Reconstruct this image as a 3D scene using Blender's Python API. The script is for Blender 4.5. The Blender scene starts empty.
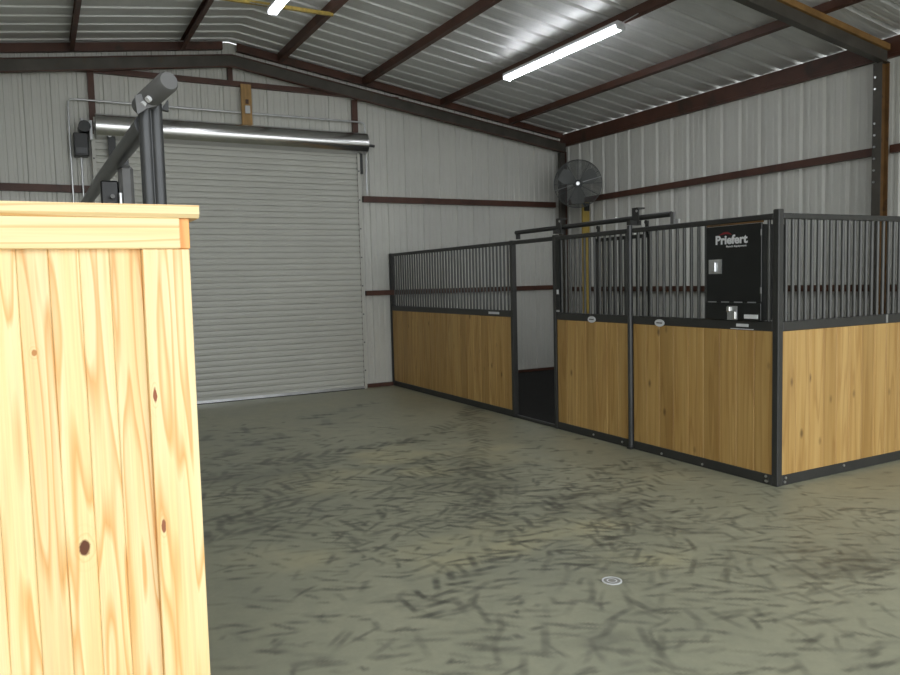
import bpy, bmesh, math, random
import numpy as np
from mathutils import Vector, Matrix
random.seed(7)
C = bpy.context.scene.collection
sc = bpy.context.scene

# ------------------------------------------------------------------ camera
F_PX, YAW, PITCH, ROLL = 762.85, 0.4927, -0.0745, -0.0250
CAM = Vector((0, 0, 1.7))
cy, sy, cp, sp, cr, sr = (math.cos(YAW), math.sin(YAW), math.cos(PITCH), math.sin(PITCH), math.cos(ROLL), math.sin(ROLL))
fwd = Vector((sy*cp, cy*cp, sp))
r0 = Vector((cy, -sy, 0)); u0 = r0.cross(fwd)
right = r0*cr + u0*sr
up = u0*cr - r0*sr
cam = bpy.data.cameras.new('camera'); cam_o = bpy.data.objects.new('camera', cam); C.objects.link(cam_o)
M = Matrix.Identity(4)
for i in range(3):
    M[i][0] = right[i]; M[i][1] = up[i]; M[i][2] = -fwd[i]; M[i][3] = CAM[i]
cam_o.matrix_world = M
cam.sensor_width = 36; cam.lens = F_PX/900*36; cam.clip_start = .05; cam.clip_end = 300
sc.camera = cam_o
sc.view_settings.view_transform = 'Standard'; sc.view_settings.look = 'None'
sc.view_settings.gamma = 1; sc.view_settings.use_curve_mapping = False
sc.view_settings.exposure = 1.74

def floor_at(px, py):
    d = fwd*F_PX + right*(px-450) - up*(py-337.5)
    t = -CAM.z/d.z
    return (CAM.x+d.x*t, CAM.y+d.y*t)

# ------------------------------------------------------------------ materials
def lin(r, g, b):
    f = lambda c: (c/255/12.92) if c/255 <= .04045 else ((c/255+.055)/1.055)**2.4
    return (f(r), f(g), f(b), 1)
def new_mat(name):
    m = bpy.data.materials.new(name); m.use_nodes = True
    nt = m.node_tree; b = nt.nodes['Principled BSDF']
    return m, nt, b
def N(nt, t, **kw):
    n = nt.nodes.new(t)
    for k, v in kw.items():
        if k in n.inputs.keys() if isinstance(k, str) else False: n.inputs[k].default_value = v
        else: setattr(n, k, v)
    return n
def ramp(nt, stops):
    n = nt.nodes.new('ShaderNodeValToRGB'); e = n.color_ramp.elements
    while len(e) < len(stops): e.new(.5)
    for i, (p, c) in enumerate(stops):
        e[i].position = p; e[i].color = c if len(c) == 4 else (*c, 1)
    return n
def mix(nt, fac, a, b, mode='MIX'):
    n = nt.nodes.new('ShaderNodeMix'); n.data_type = 'RGBA'; n.blend_type = mode
    for s, v in ((0, fac), (6, a), (7, b)):
        if hasattr(v, 'is_linked') or isinstance(v, bpy.types.NodeSocket): nt.links.new(v, n.inputs[s])
        else: n.inputs[s].default_value = v
    return n.outputs[2]
def math_n(nt, op, a, b=None, c=None):
    n = nt.nodes.new('ShaderNodeMath'); n.operation = op
    for i, v in enumerate((a, b, c)):
        if v is None: continue
        if isinstance(v, bpy.types.NodeSocket): nt.links.new(v, n.inputs[i])
        else: n.inputs[i].default_value = v
    return n.outputs[0]
def painted(name, col, rough=.5, metal=0., var=.12, scale=3., bump=0., spots=None, stretch=(1, 1, 1)):
    """paint or bare metal with a little wear"""
    m, nt, b = new_mat(name); L = nt.links.new
    tc = N(nt, 'ShaderNodeTexCoord'); mp = N(nt, 'ShaderNodeMapping'); mp.inputs['Scale'].default_value = stretch
    L(tc.outputs['Object'], mp.inputs['Vector'])
    ns = N(nt, 'ShaderNodeTexNoise'); ns.inputs['Scale'].default_value = scale; ns.inputs['Detail'].default_value = 6
    L(mp.outputs[0], ns.inputs['Vector'])
    lo = tuple(c*(1-var) for c in col[:3])+(1,); hi = tuple(min(1, c*(1+var)) for c in col[:3])+(1,)
    r = ramp(nt, [(.3, lo), (.7, hi)]); L(ns.outputs['Fac'], r.inputs[0]); out = r.outputs[0]
    if spots:
        n2 = N(nt, 'ShaderNodeTexNoise'); n2.inputs['Scale'].default_value = spots[2]; n2.inputs['Detail'].default_value = 5
        L(mp.outputs[0], n2.inputs['Vector'])
        r2 = ramp(nt, [(spots[1], (0, 0, 0)), (spots[1]+.12, (1, 1, 1))]); L(n2.outputs['Fac'], r2.inputs[0])
        out = mix(nt, r2.outputs[0], out, spots[0])
    L(out, b.inputs['Base Color'])
    b.inputs['Roughness'].default_value = rough; b.inputs['Metallic'].default_value = metal
    if bump:
        bp = N(nt, 'ShaderNodeBump'); bp.inputs['Strength'].default_value = bump; bp.inputs['Distance'].default_value = .01
        L(ns.outputs['Fac'], bp.inputs['Height']); L(bp.outputs[0], b.inputs['Normal'])
    return m
def wood(name, base, dark, light, ring_scale=(9, 9, .55), rings=9., board_var=.18, knots=(), knot_noise=True, rough=.5, along='z', streak=.5):
    """boards: contour lines of a stretched noise make the rings; every board (mesh island) has its own offset and tint"""
    m, nt, b = new_mat(name); L = nt.links.new
    tc = N(nt, 'ShaderNodeTexCoord'); geo = N(nt, 'ShaderNodeNewGeometry')
    rnd = geo.outputs['Random Per Island']
    off = N(nt, 'ShaderNodeCombineXYZ')
    L(math_n(nt, 'MULTIPLY', rnd, 37.), off.inputs[0]); L(math_n(nt, 'MULTIPLY', rnd, 61.), off.inputs[1]); L(math_n(nt, 'MULTIPLY', rnd, 23.), off.inputs[2])
    add = N(nt, 'ShaderNodeVectorMath', operation='ADD'); L(tc.outputs['Object'], add.inputs[0]); L(off.outputs[0], add.inputs[1])
    mp = N(nt, 'ShaderNodeMapping')
    mp.inputs['Scale'].default_value = ring_scale if along == 'z' else (ring_scale[2], ring_scale[1], ring_scale[0])
    L(add.outputs[0], mp.inputs['Vector'])
    n1 = N(nt, 'ShaderNodeTexNoise'); n1.inputs['Scale'].default_value = 1.; n1.inputs['Detail'].default_value = 1.5; n1.inputs['Roughness'].default_value = .4
    L(mp.outputs[0], n1.inputs['Vector'])
    t = math_n(nt, 'MULTIPLY', n1.outputs['Fac'], rings)
    t = math_n(nt, 'FRACT', t)
    rr = ramp(nt, [(0., (0, 0, 0)), (.55, (.12, .12, .12)), (.86, (1, 1, 1)), (1., (0, 0, 0))]); L(t, rr.inputs[0])
    # fine fibre
    m2 = N(nt, 'ShaderNodeMapping'); m2.inputs['Scale'].default_value = (160, 160, 3) if along == 'z' else (3, 160, 160)
    L(add.outputs[0], m2.inputs['Vector'])
    n2 = N(nt, 'ShaderNodeTexNoise'); n2.inputs['Scale'].default_value = 1.; n2.inputs['Detail'].default_value = 3; L(m2.outputs[0], n2.inputs['Vector'])
    m3 = N(nt, 'ShaderNodeMapping'); m3.inputs['Scale'].default_value = (18, 18, .8) if along == 'z' else (.8, 18, 18)
    L(add.outputs[0], m3.inputs['Vector'])
    n3 = N(nt, 'ShaderNodeTexNoise'); n3.inputs['Scale'].default_value = 1.; n3.inputs['Detail'].default_value = 3; L(m3.outputs[0], n3.inputs['Vector'])
    r3 = ramp(nt, [(.35, base), (.7, light)]); L(n3.outputs['Fac'], r3.inputs[0])
    fac = math_n(nt, 'MULTIPLY', rr.outputs[0], streak)
    col = mix(nt, fac, r3.outputs[0], dark)
    r2 = ramp(nt, [(.3, (.9, .9, .9)), (.7, (1.05, 1.05, 1.05))]); L(n2.outputs['Fac'], r2.inputs[0])
    col = mix(nt, 1., col, r2.outputs[0], 'MULTIPLY')
    bt = ramp(nt, [(0., (1-board_var, 1-board_var*1.15, 1-board_var*1.5)), (1., (1.06, 1.06, 1.06))]); L(rnd, bt.inputs[0])
    col = mix(nt, 1., col, bt.outputs[0], 'MULTIPLY')
    if knot_noise:
        mk = N(nt, 'ShaderNodeMapping'); mk.inputs['Scale'].default_value = (5, 5, 2.6); L(add.outputs[0], mk.inputs['Vector'])
        vo = N(nt, 'ShaderNodeTexVoronoi'); vo.inputs['Scale'].default_value = 1.; L(mk.outputs[0], vo.inputs['Vector'])
        rk = ramp(nt, [(0.04, (1, 1, 1)), (.13, (0, 0, 0))]); L(vo.outputs['Distance'], rk.inputs[0])
        col = mix(nt, math_n(nt, 'MULTIPLY', rk.outputs[0], .75), col, tuple(c*.28 for c in dark[:3])+(1,))
    for (kx, ky, kz, rx, rz, kc) in knots:
        sub = N(nt, 'ShaderNodeVectorMath', operation='SUBTRACT'); L(tc.outputs['Object'], sub.inputs[0]); sub.inputs[1].default_value = (kx, ky, kz)
        dv = N(nt, 'ShaderNodeVectorMath', operation='DIVIDE'); L(sub.outputs[0], dv.inputs[0]); dv.inputs[1].default_value = (rx, .08, rz)
        nk = N(nt, 'ShaderNodeTexNoise'); nk.inputs['Scale'].default_value = 45; L(tc.outputs['Object'], nk.inputs['Vector'])
        ln = N(nt, 'ShaderNodeVectorMath', operation='LENGTH'); L(dv.outputs[0], ln.inputs[0])
        d = math_n(nt, 'ADD', ln.outputs['Value'], math_n(nt, 'MULTIPLY', nk.outputs['Fac'], .7))
        halo = ramp(nt, [(.0, (1, 1, 1)), (.42, (.0, .0, .0))]); L(math_n(nt, 'MULTIPLY', d, .12), halo.inputs[0])
        swirl = math_n(nt, 'FRACT', math_n(nt, 'MULTIPLY', d, .9))
        sw = ramp(nt, [(.55, (0, 0, 0)), (.85, (1, 1, 1)), (1., (0, 0, 0))]); L(swirl, sw.inputs[0])
        col = mix(nt, math_n(nt, 'MULTIPLY', math_n(nt, 'MULTIPLY', sw.outputs[0], halo.outputs[0]), .55), col, dark)
        core = ramp(nt, [(.0, (1, 1, 1)), (.62, (1, 1, 1)), (.8, (0, 0, 0))]); L(math_n(nt, 'MULTIPLY', d, .55), core.inputs[0])
        col = mix(nt, core.outputs[0], col, kc)
    L(col, b.inputs['Base Color']); b.inputs['Roughness'].default_value = rough
    bp = N(nt, 'ShaderNodeBump'); bp.inputs['Strength'].default_value = .08; bp.inputs['Distance'].default_value = .004
    L(n2.outputs['Fac'], bp.inputs['Height']); L(bp.outputs[0], b.inputs['Normal'])
    return m
def emit(name, col, s):
    m, nt, b = new_mat(name)
    b.inputs['Base Color'].default_value = (.9, .9, .9, 1)
    b.inputs['Emission Color'].default_value = col; b.inputs['Emission Strength'].default_value = s
    return m

MAT = {}
MAT['white_sheet'] = painted('white_wall_sheet', (.62, .62, .575, 1), .42, var=.05, scale=1.2)
MAT['galv_roof'] = painted('galvalume_roof_sheet', (.66, .67, .66, 1), .36, .25, var=.06, scale=2.5, stretch=(1, 3, 1))
MAT['galv'] = painted('galvanised_metal', (.62, .63, .64, 1), .28, .9, var=.12, scale=8)
MAT['hood'] = painted('shiny_hood_metal', (.66, .66, .66, 1), .2, .95, var=.06, scale=3)
MAT['red_iron'] = painted('red_oxide_primer', (.082, .032, .019, 1), .5, var=.25, scale=4, spots=((.045, .024, .014, 1), .58, 3.))
MAT['grey_steel'] = painted('mill_grey_steel', (.075, .068, .056, 1), .5, .2, var=.3, scale=3, spots=((.10, .06, .03, 1), .62, 2.5))
MAT['rust_steel'] = painted('rust_stained_steel', (.15, .078, .025, 1), .6, .1, var=.3, scale=5, spots=((.06, .035, .018, 1), .55, 5.))
MAT['rust_bright'] = painted('orange_rust_streak', (.24, .13, .04, 1), .6, .1, var=.3, scale=5, spots=((.10, .06, .03, 1), .6, 5.))
MAT['frame_dark'] = painted('charcoal_powder_coat', (.036, .036, .034, 1), .42, .1, var=.12, scale=5)
MAT['bar_grey'] = painted('grey_powder_coat_bar', (.085, .086, .082, 1), .35, .2, var=.1, scale=6)
MAT['black'] = painted('black_plastic_coat', (.010, .011, .011, 1), .35, var=.2, scale=6)
MAT['tube_grey'] = painted('dark_grey_tube', (.062, .064, .066, 1), .36, .35, var=.15, scale=6)
MAT['tube_light'] = painted('light_grey_tube', (.15, .15, .15, 1), .5, .2, var=.1, scale=6)
MAT['door_sheet'] = painted('roll_door_sheet', (.56, .56, .51, 1), .4, var=.04, scale=1.5)
MAT['yellow'] = painted('yellow_board_wood', (.46, .33, .075, 1), .55, var=.2, scale=4, stretch=(6, 6, 1))
MAT['block'] = painted('tan_wood_block', (.42, .25, .09, 1), .6, var=.2, scale=5, stretch=(6, 6, 1))
MAT['white'] = painted('white_enamel', (.72, .73, .75, 1), .4, var=.03, scale=4)
MAT['chrome'] = painted('bright_chrome', (.72, .72, .70, 1), .18, 1., var=.05, scale=9)
MAT['mat'] = painted('black_rubber_mat', (.005, .005, .005, 1), .85, var=.4, scale=5, bump=.2)
MAT['red'] = painted('dark_red_print', (.22, .015, .02, 1), .5, var=.1)
MAT['fan_wire'] = painted('fan_guard_grey', (.14, .15, .15, 1), .4, .5, var=.1)
MAT['fan_blade'] = painted('fan_blade_grey', (.20, .205, .20, 1), .4, .5, var=.1)
MAT['lid'] = painted('pale_grey_lid', (.36, .36, .33, 1), .5, var=.1)
MAT['gravel'] = painted('pale_gravel', (.52, .51, .48, 1), .9, var=.25, scale=9)
MAT['tube_lit'] = emit('fluorescent_tube', (.93, .95, 1., 1), 5.5)
MAT['stall_wood'] = wood('stall_pine_boards', lin(184, 146, 84), lin(150, 106, 50), lin(198, 163, 102), ring_scale=(8, 8, .5), rings=6, board_var=.2, streak=.45)
PK = lin(96, 52, 24)

# ------------------------------------------------------------------ mesh builder
class MB:
    def __init__(s): s.v = []; s.f = []; s.sm = []
    def add(s, vs, fs, smooth=False):
        o = len(s.v); s.v += [tuple(p) for p in vs]
        for f in fs: s.f.append(tuple(i+o for i in f)); s.sm.append(smooth)
        return s
    def box(s, a, b):
        x0, y0, z0 = (min(a[i], b[i]) for i in range(3)); x1, y1, z1 = (max(a[i], b[i]) for i in range(3))
        return s.add([(x0,y0,z0),(x1,y0,z0),(x1,y1,z0),(x0,y1,z0),(x0,y0,z1),(x1,y0,z1),(x1,y1,z1),(x0,y1,z1)],
                     [(3,2,1,0),(4,5,6,7),(0,1,5,4),(1,2,6,5),(2,3,7,6),(3,0,4,7)])
    def hexa(s, bottom, top):
        return s.add(list(bottom)+list(top), [(3,2,1,0),(4,5,6,7),(0,1,5,4),(1,2,6,5),(2,3,7,6),(3,0,4,7)])
    def prism(s, poly, d):
        """poly: 3D points in a plane (ccw seen from +d), extruded along d"""
        n = len(poly); d = Vector(d); top = [Vector(p)+d for p in poly]
        fs = [tuple(range(n))[::-1], tuple(range(n, 2*n))]
        fs += [(i, (i+1) % n, (i+1) % n+n, i+n) for i in range(n)]
        return s.add(list(poly)+top, fs)
    def tube(s, pts, r, n=10, caps=True, closed=False):
        pts = [Vector(p) for p in pts]; rings = []; m = len(pts)
        ref = None
        for i, p in enumerate(pts):
            if closed: d = (pts[(i+1) % m]-pts[i-1]).normalized()
            elif i == 0: d = (pts[1]-p).normalized()
            elif i == m-1: d = (p-pts[-2]).normalized()
            else: d = ((pts[i+1]-p).normalized()+(p-pts[i-1]).normalized()).normalized()
            if ref is None: ref = d.orthogonal().normalized()
            a = (ref-d*ref.dot(d)).normalized(); ref = a; b = d.cross(a)
            rr = r[i] if isinstance(r, (list, tuple)) else r
            rings.append([p+(a*math.cos(2*math.pi*k/n)+b*math.sin(2*math.pi*k/n))*rr for k in range(n)])
        vs = [q for g in rings for q in g]; fs = []
        for i in range(m if closed else m-1):
            j = (i+1) % m
            for k in range(n): fs.append((i*n+k, i*n+(k+1) % n, j*n+(k+1) % n, j*n+k))
        s.add(vs, fs, True)
        if caps and not closed:
            s.add(rings[0], [tuple(range(n))[::-1]]); s.add(rings[-1], [tuple(range(n))])
        return s
    def build(s, name, mat, parent=None, bevel=0., loc=None):
        me = bpy.data.meshes.new(name)
        base = Vector(loc) if loc is not None else Vector((0, 0, 0))
        off = base + (world_of(parent) if parent else Vector((0, 0, 0)))
        if loc is not None and parent: off = base
        me.from_pydata([tuple(Vector(p)-off) for p in s.v], [], s.f)
        me.polygons.foreach_set('use_smooth', s.sm)
        if bevel:
            bm = bmesh.new(); bm.from_mesh(me)
            bmesh.ops.bevel(bm, geom=[e for e in bm.edges if e.is_manifold and e.calc_face_angle(0) > .5], offset=bevel, segments=1, affect='EDGES')
            bm.to_mesh(me); bm.free()
        me.materials.append(MAT[mat] if isinstance(mat, str) else mat); me.update()
        o = bpy.data.objects.new(name, me); C.objects.link(o)
        if parent:
            o.parent = parent
            o.location = base-world_of(parent) if loc is not None else (0, 0, 0)
        elif loc is not None: o.location = base
        return o
def world_of(o):
    v = Vector(o.location)
    while o.parent: o = o.parent; v += Vector(o.location)
    return v
def tag(o, label, cat, group=None):
    o['label'] = label; o['category'] = cat
    if group: o['group'] = group
    return o
def thing(name, loc, label, cat, group=None):
    o = bpy.data.objects.new(name, None); C.objects.link(o); o.location = loc; o.empty_display_size = .1
    return tag(o, label, cat, group)
def structure(o): o['kind'] = 'structure'; return o
def rep(o, parent, dloc):
    c = o.copy(); C.objects.link(c); c.parent = parent; c.location = Vector(o.location)+Vector(dloc); return c

# ------------------------------------------------------------------ dimensions
XW, XL = 8.62, -3.36          # right and left wall
YB, YF = 11.50, -1.6          # back wall, open front end
XR = 2.63                     # ridge
def zdeck(x): return 5.235-(.158*(x-XR) if x > XR else .131*(XR-x))
def zsteel(x): return 5.235-(.15*(x-XR) if x > XR else .131*(XR-x))
RIB = .32
def rib_profile(length, phase=0., depth=.038, minor=.006, flank=.014):
    """(along, out) points of a ribbed sheet: pans with two small stiffeners between the main ribs"""
    pts = [(0, 0)]; t = phase-RIB
    while t < length+RIB:
        for a, d in ((-.022-flank, 0), (-.022, depth), (.022, depth), (.022+flank, 0), (.085, 0), (.095, minor), (.12, minor), (.13, 0), (.19, 0), (.20, minor), (.225, minor), (.235, 0)):
            u = t+a
            if 0 < u < length: pts.append((u, d))
        t += RIB
    pts.append((length, 0)); return pts

# ------------------------------------------------------------------ the setting: floor with tyre marks
def make_floor():
    xs = np.concatenate([np.linspace(XL, -.4, 8)[:-1], np.arange(-.4, 7.2, .0165), np.linspace(7.2, XW, 6)])
    ys = [YF]
    while ys[-1] < 1.2: ys.append(ys[-1]+.3)
    ys[-1] = 1.2
    while ys[-1] < YB: ys.append(ys[-1]+(.013 if ys[-1] < 4 else .013+(ys[-1]-4)*.0026))
    ys[-1] = YB; ys = np.array(ys)
    nx, ny = len(xs), len(ys)
    W = np.zeros((ny, nx), np.float32)       # dark rubber
    D = np.zeros((ny, nx), np.float32)       # pale dust
    rng = np.random.RandomState(5)
    def stroke(x, y, ang, ln, wd, s, curve=0., arr=W):
        h = ln*.6+wd*2
        i0, i1 = np.searchsorted(xs, (x-h, x+h)); j0, j1 = np.searchsorted(ys, (y-h, y+h))
        if i1 <= i0 or j1 <= j0: return
        X, Y = np.meshgrid(xs[i0:i1]-x, ys[j0:j1]-y)
        c, q = math.cos(ang), math.sin(ang)
        u = X*c+Y*q; v = -X*q+Y*c-curve*.2*u*u/max(ln, .01)
        g = np.exp(-(np.abs(u)/(ln*.5))**4)*np.exp(-(np.abs(v)/(wd*.55))**4)
        g *= .85+.15*np.sin(u*70+x*50)
        arr[j0:j1, i0:i1] = 1-(1-arr[j0:j1, i0:i1])*(1-np.clip(g*s, 0, 1))
    def track(px, n=None, width=.16, ln=.10, wd=.022, s=.5, step=.07, spread=.0):
        P = [np.array(floor_at(*p)) for p in px]
        seg = [np.linalg.norm(P[i+1]-P[i]) for i in range(len(P)-1)]
        for i in range(len(P)-1):
            d = (P[i+1]-P[i])/max(seg[i], 1e-6); a = math.atan2(d[1], d[0]); k = int(seg[i]/step)
            for q in range(k):
                for side in (-1, 1):
                    if rng.rand() < .12: continue
                    p = P[i]+d*(q*step+rng.randn()*.012+(step*.5 if side > 0 else 0))
                    nrm = np.array([-d[1], d[0]])
                    p = p+nrm*(side*width*.28+rng.randn()*(.012+spread))
                    stroke(p[0], p[1], a+side*.75+rng.randn()*.13, ln*(.7+.6*rng.rand()), wd*(.7+.6*rng.rand()), s*(.35+.65*rng.rand()), rng.randn()*.5)
    T = [
        ([(200,440),(237,432),(278,423),(310,418),(356,407),(385,400)], .09, .19, .055, .75),
        ([(203,467),(227,455),(251,445),(276,438),(298,430),(322,424),(347,418),(378,415)], .10, .19, .062, .9),
        ([(203,482),(261,463),(325,455),(356,449),(396,444),(430,437)], .16, .16, .045, .8),
        ([(205,548),(249,522),(281,500),(317,471),(337,454)], .2, .15, .034, .65),
        ([(355,552),(381,517),(408,500),(420,488),(440,470),(455,448)], .2, .13, .026, .65),
        ([(420,612),(440,590),(490,556),(517,539),(533,525),(549,512),(571,493),(592,480),(619,469),(640,462)], .17, .11, .026, .8),
        ([(440,432),(462,420),(475,405),(478,430),(480,445),(472,469),(480,500),(490,530)], .16, .14, .036, .65),
        ([(690,455),(667,460),(650,475),(640,493),(633,517),(620,540),(610,557)], .17, .11, .026, .75),
        ([(775,485),(770,488),(750,503),(733,520),(720,537)], .14, .10, .02, .5),
        ([(600,520),(650,520),(693,533),(740,547),(780,557),(833,563),(900,583)], .3, .16, .026, .65),
        ([(600,540),(633,547),(667,570),(700,580),(760,570),(830,590),(900,600)], .26, .14, .022, .5),
        ([(205,520),(280,512),(350,500),(420,492),(480,487),(560,500),(640,505)], .3, .16, .028, .7),
        ([(205,545),(260,535),(330,522),(400,520),(470,512),(540,490)], .3, .16, .026, .55),
        ([(205,500),(260,485),(330,483),(420,470),(520,475),(560,480)], .3, .15, .028, .7),
        ([(415,545),(440,560),(425,590),(440,610),(470,602),(445,585),(500,612)], .2, .12, .022, .5),
        ([(470,600),(520,612),(560,628),(600,640),(650,632),(720,655)], .28, .15, .022, .55),
        ([(430,640),(470,655),(520,640),(580,660),(630,665),(700,650)], .3, .15, .022, .5),
        ([(560,560),(590,575),(640,600),(700,605),(780,620),(900,640)], .3, .16, .02, .4),
        ([(560,625),(610,612),(660,590),(700,575)], .3, .14, .02, .4),
        ([(560,480),(600,500),(640,512),(700,520),(760,520)], .24, .14, .022, .4),
    ]
    for px, w, l, d, s in T: track(px, None, w*1.4, l*1.55, d*1.5, min(1, s*1.3), step=.27 if w < .11 else .13, spread=.0 if w < .2 else .05)
    # scattered scuffs: dense through the middle of the aisle, thin towards the near floor
    for _ in range(4300):
        px, py = rng.uniform(200, 900), rng.uniform(415, 675)
        dens = math.exp(-((py-(495+(px-450)*.09))/62)**2)*(1 if px < 640 else .45)+.15
        if rng.rand() > dens: continue
        x, y = floor_at(px, py)
        if x > 5.0 and y > 4.0: continue
        a = rng.choice([-.49, -.49, -.49, -.1, -1.0, .9])+rng.randn()*.22
        far = py < 470
        stroke(x, y, a, rng.uniform(.05, .2), rng.uniform(.021, .036)*(1.6 if far else 1), rng.uniform(.15, .75), rng.randn()*.7)
    for px, py, rad, s in [(600,500,.5,.4),(560,500,.4,.35),(645,512,.35,.35),(440,600,.28,.22),(330,470,.7,.25),(260,480,.8,.32),(430,485,.6,.3),(480,490,.5,.3),(690,530,.4,.28),(860,565,.5,.3),(790,552,.4,.22),(250,520,.5,.2),(600,640,.3,.22),(500,480,.6,.25)]:
        for k in range(7):
            x, y = floor_at(px+rng.randn()*28, py+rng.randn()*7); stroke(x, y, rng.uniform(-.5, .5), rad*rng.uniform(.6, 1.2), rad*.3, s*.5)
    for px, py, rx, s in [(400,455,.6,.7),(385,462,.5,.8),(430,470,.5,.5),(500,540,.5,.6),(540,535,.5,.55),(480,560,.5,.4),(330,480,.6,.35),(290,560,.5,.4),(580,530,.4,.45),(650,560,.4,.35),(470,452,.5,.4),(350,490,.5,.3),(300,480,.5,.3),(500,450,.6,.25),(640,480,.5,.25)]:
        for k in range(5):
            x, y = floor_at(px+rng.randn()*20, py+rng.randn()*5); stroke(x, y, rng.uniform(-.6, .6), rx*rng.uniform(.6, 1.1), rx*.45, s*.6, 0, D)
    V = np.zeros((ny, nx, 3), np.float32); V[..., 0] = xs[None]; V[..., 1] = ys[:, None]
    idx = np.arange(nx*ny).reshape(ny, nx)
    Fq = np.stack([idx[:-1, :-1], idx[:-1, 1:], idx[1:, 1:], idx[1:, :-1]], -1).reshape(-1, 4)
    me = bpy.data.meshes.new('floor'); me.vertices.add(nx*ny); me.vertices.foreach_set('co', V.ravel())
    me.loops.add(Fq.size); me.loops.foreach_set('vertex_index', Fq.ravel().astype(np.int32))
    me.polygons.add(len(Fq)); me.polygons.foreach_set('loop_start', np.arange(0, Fq.size, 4, dtype=np.int32))
    me.update(calc_edges=True)
    for nm, arr in (('rubber', W), ('dust', D)):
        at = me.attributes.new(nm, 'FLOAT', 'POINT'); at.data.foreach_set('value', arr.ravel())
    m, nt, b = new_mat('stained_concrete'); L = nt.links.new
    tc = N(nt, 'ShaderNodeTexCoord')
    n1 = N(nt, 'ShaderNodeTexNoise'); n1.inputs['Scale'].default_value = .9; n1.inputs['Detail'].default_value = 8; n1.inputs['Roughness'].default_value = .62; L(tc.outputs['Object'], n1.inputs['Vector'])
    n2 = N(nt, 'ShaderNodeTexNoise'); n2.inputs['Scale'].default_value = 7; n2.inputs['Detail'].default_value = 8; n2.inputs['Roughness'].default_value = .7; L(tc.outputs['Object'], n2.inputs['Vector'])
    r1 = ramp(nt, [(.3, lin(154, 155, 136)), (.5, lin(166, 166, 144)), (.7, lin(176, 175, 152))]); L(n1.outputs['Fac'], r1.inputs[0])
    r2 = ramp(nt, [(.3, (.86, .87, .88)), (.72, (1.08, 1.07, 1.05))]); L(n2.outputs['Fac'], r2.inputs[0])
    col = mix(nt, 1., r1.outputs[0], r2.outputs[0], 'MULTIPLY')
    a1 = N(nt, 'ShaderNodeAttribute'); a1.attribute_name = 'rubber'; a2 = N(nt, 'ShaderNodeAttribute'); a2.attribute_name = 'dust'
    col = mix(nt, math_n(nt, 'MULTIPLY', a2.outputs['Fac'], .7), col, lin(206, 198, 156))
    col = mix(nt, math_n(nt, 'MULTIPLY', a1.outputs['Fac'], .85), col, lin(62, 64, 60))
    L(col, b.inputs['Base Color'])
    rr = ramp(nt, [(.3, (.38, .38, .38)), (.7, (.52, .52, .52))]); L(n1.outputs['Fac'], rr.inputs[0]); L(rr.outputs[0], b.inputs['Roughness'])
    bp = N(nt, 'ShaderNodeBump'); bp.inputs['Strength'].default_value = .06; bp.inputs['Distance'].default_value = .01; L(n2.outputs['Fac'], bp.inputs['Height']); L(bp.outputs[0], b.inputs['Normal'])
    me.materials.append(m)
    o = bpy.data.objects.new('floor', me); C.objects.link(o); return structure(o)
make_floor()
structure(MB().box((-60, -60, -.4), (60, 60, -.06)).build('ground', 'gravel'))  # unseen ground outside, added so daylight bounces up onto the ceiling

# ------------------------------------------------------------------ walls and roof
DX0, DX1, DZ = .84, 4.50, 3.82          # roll-up door opening
def sheet_wall_back():
    mb = MB(); prof = rib_profile(XW-XL, phase=(.268-XL) % RIB, depth=.02)
    for i in range(len(prof)-1):
        (u0, d0), (u1, d1) = prof[i], prof[i+1]; xa, xb = XL+u0, XL+u1
        cuts = [c for c in (DX0, DX1, XR) if xa < c < xb]
        xsn = [xa]+cuts+[xb]
        for a, b in zip(xsn[:-1], xsn[1:]):
            da = d0+(d1-d0)*(a-xa)/(xb-xa); db = d0+(d1-d0)*(b-xa)/(xb-xa)
            z0 = DZ if DX0-1e-6 <= a and b <= DX1+1e-6 else 0.
            mb.add([(a, YB+da, z0), (b, YB+db, z0), (b, YB+db, zdeck(b)-.005), (a, YB+da, zdeck(a)-.005)], [(0, 1, 2, 3)])
    return mb
def thicken(o, t):
    md = o.modifiers.new('sheet', 'SOLIDIFY'); md.thickness = t; md.offset = 1 if t > 0 else -1; return o
structure(thicken(sheet_wall_back().build('wall_back', 'white_sheet'), -.003))
def sheet_wall_side(x, sgn, name, phase):
    mb = MB(); prof = rib_profile(YB-YF, phase, .034, .003, .024)
    top = zdeck(x)-.045
    for (u0, d0), (u1, d1) in zip(prof[:-1], prof[1:]):
        mb.add([(x+sgn*d0, YF+u0, 0), (x+sgn*d1, YF+u1, 0), (x+sgn*d1, YF+u1, top), (x+sgn*d0, YF+u0, top)], [(0, 1, 2, 3) if sgn < 0 else (3, 2, 1, 0)])
    return structure(thicken(mb.build(name, 'white_sheet'), .003 if sgn < 0 else .003))
sheet_wall_side(XW, 1, 'wall_right', (8.735-YF) % RIB)
sheet_wall_side(XL, -1, 'wall_left', .1)
def roof(name, x0, x1):
    mb = MB(); prof = rib_profile(YB-YF, (8.735-YF) % RIB, .042, .002, .016)
    for (u0, d0), (u1, d1) in zip(prof[:-1], prof[1:]):
        mb.add([(x0, YF+u0, zdeck(x0)+d0), (x1, YF+u0, zdeck(x1)+d0), (x1, YF+u1, zdeck(x1)+d1), (x0, YF+u1, zdeck(x0)+d1)], [(3, 2, 1, 0)])
    return structure(mb.build(name, 'galv_roof'))
roof('ceiling_right', XR, XW+.02); roof('ceiling_left', XL-.02, XR)
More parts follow.
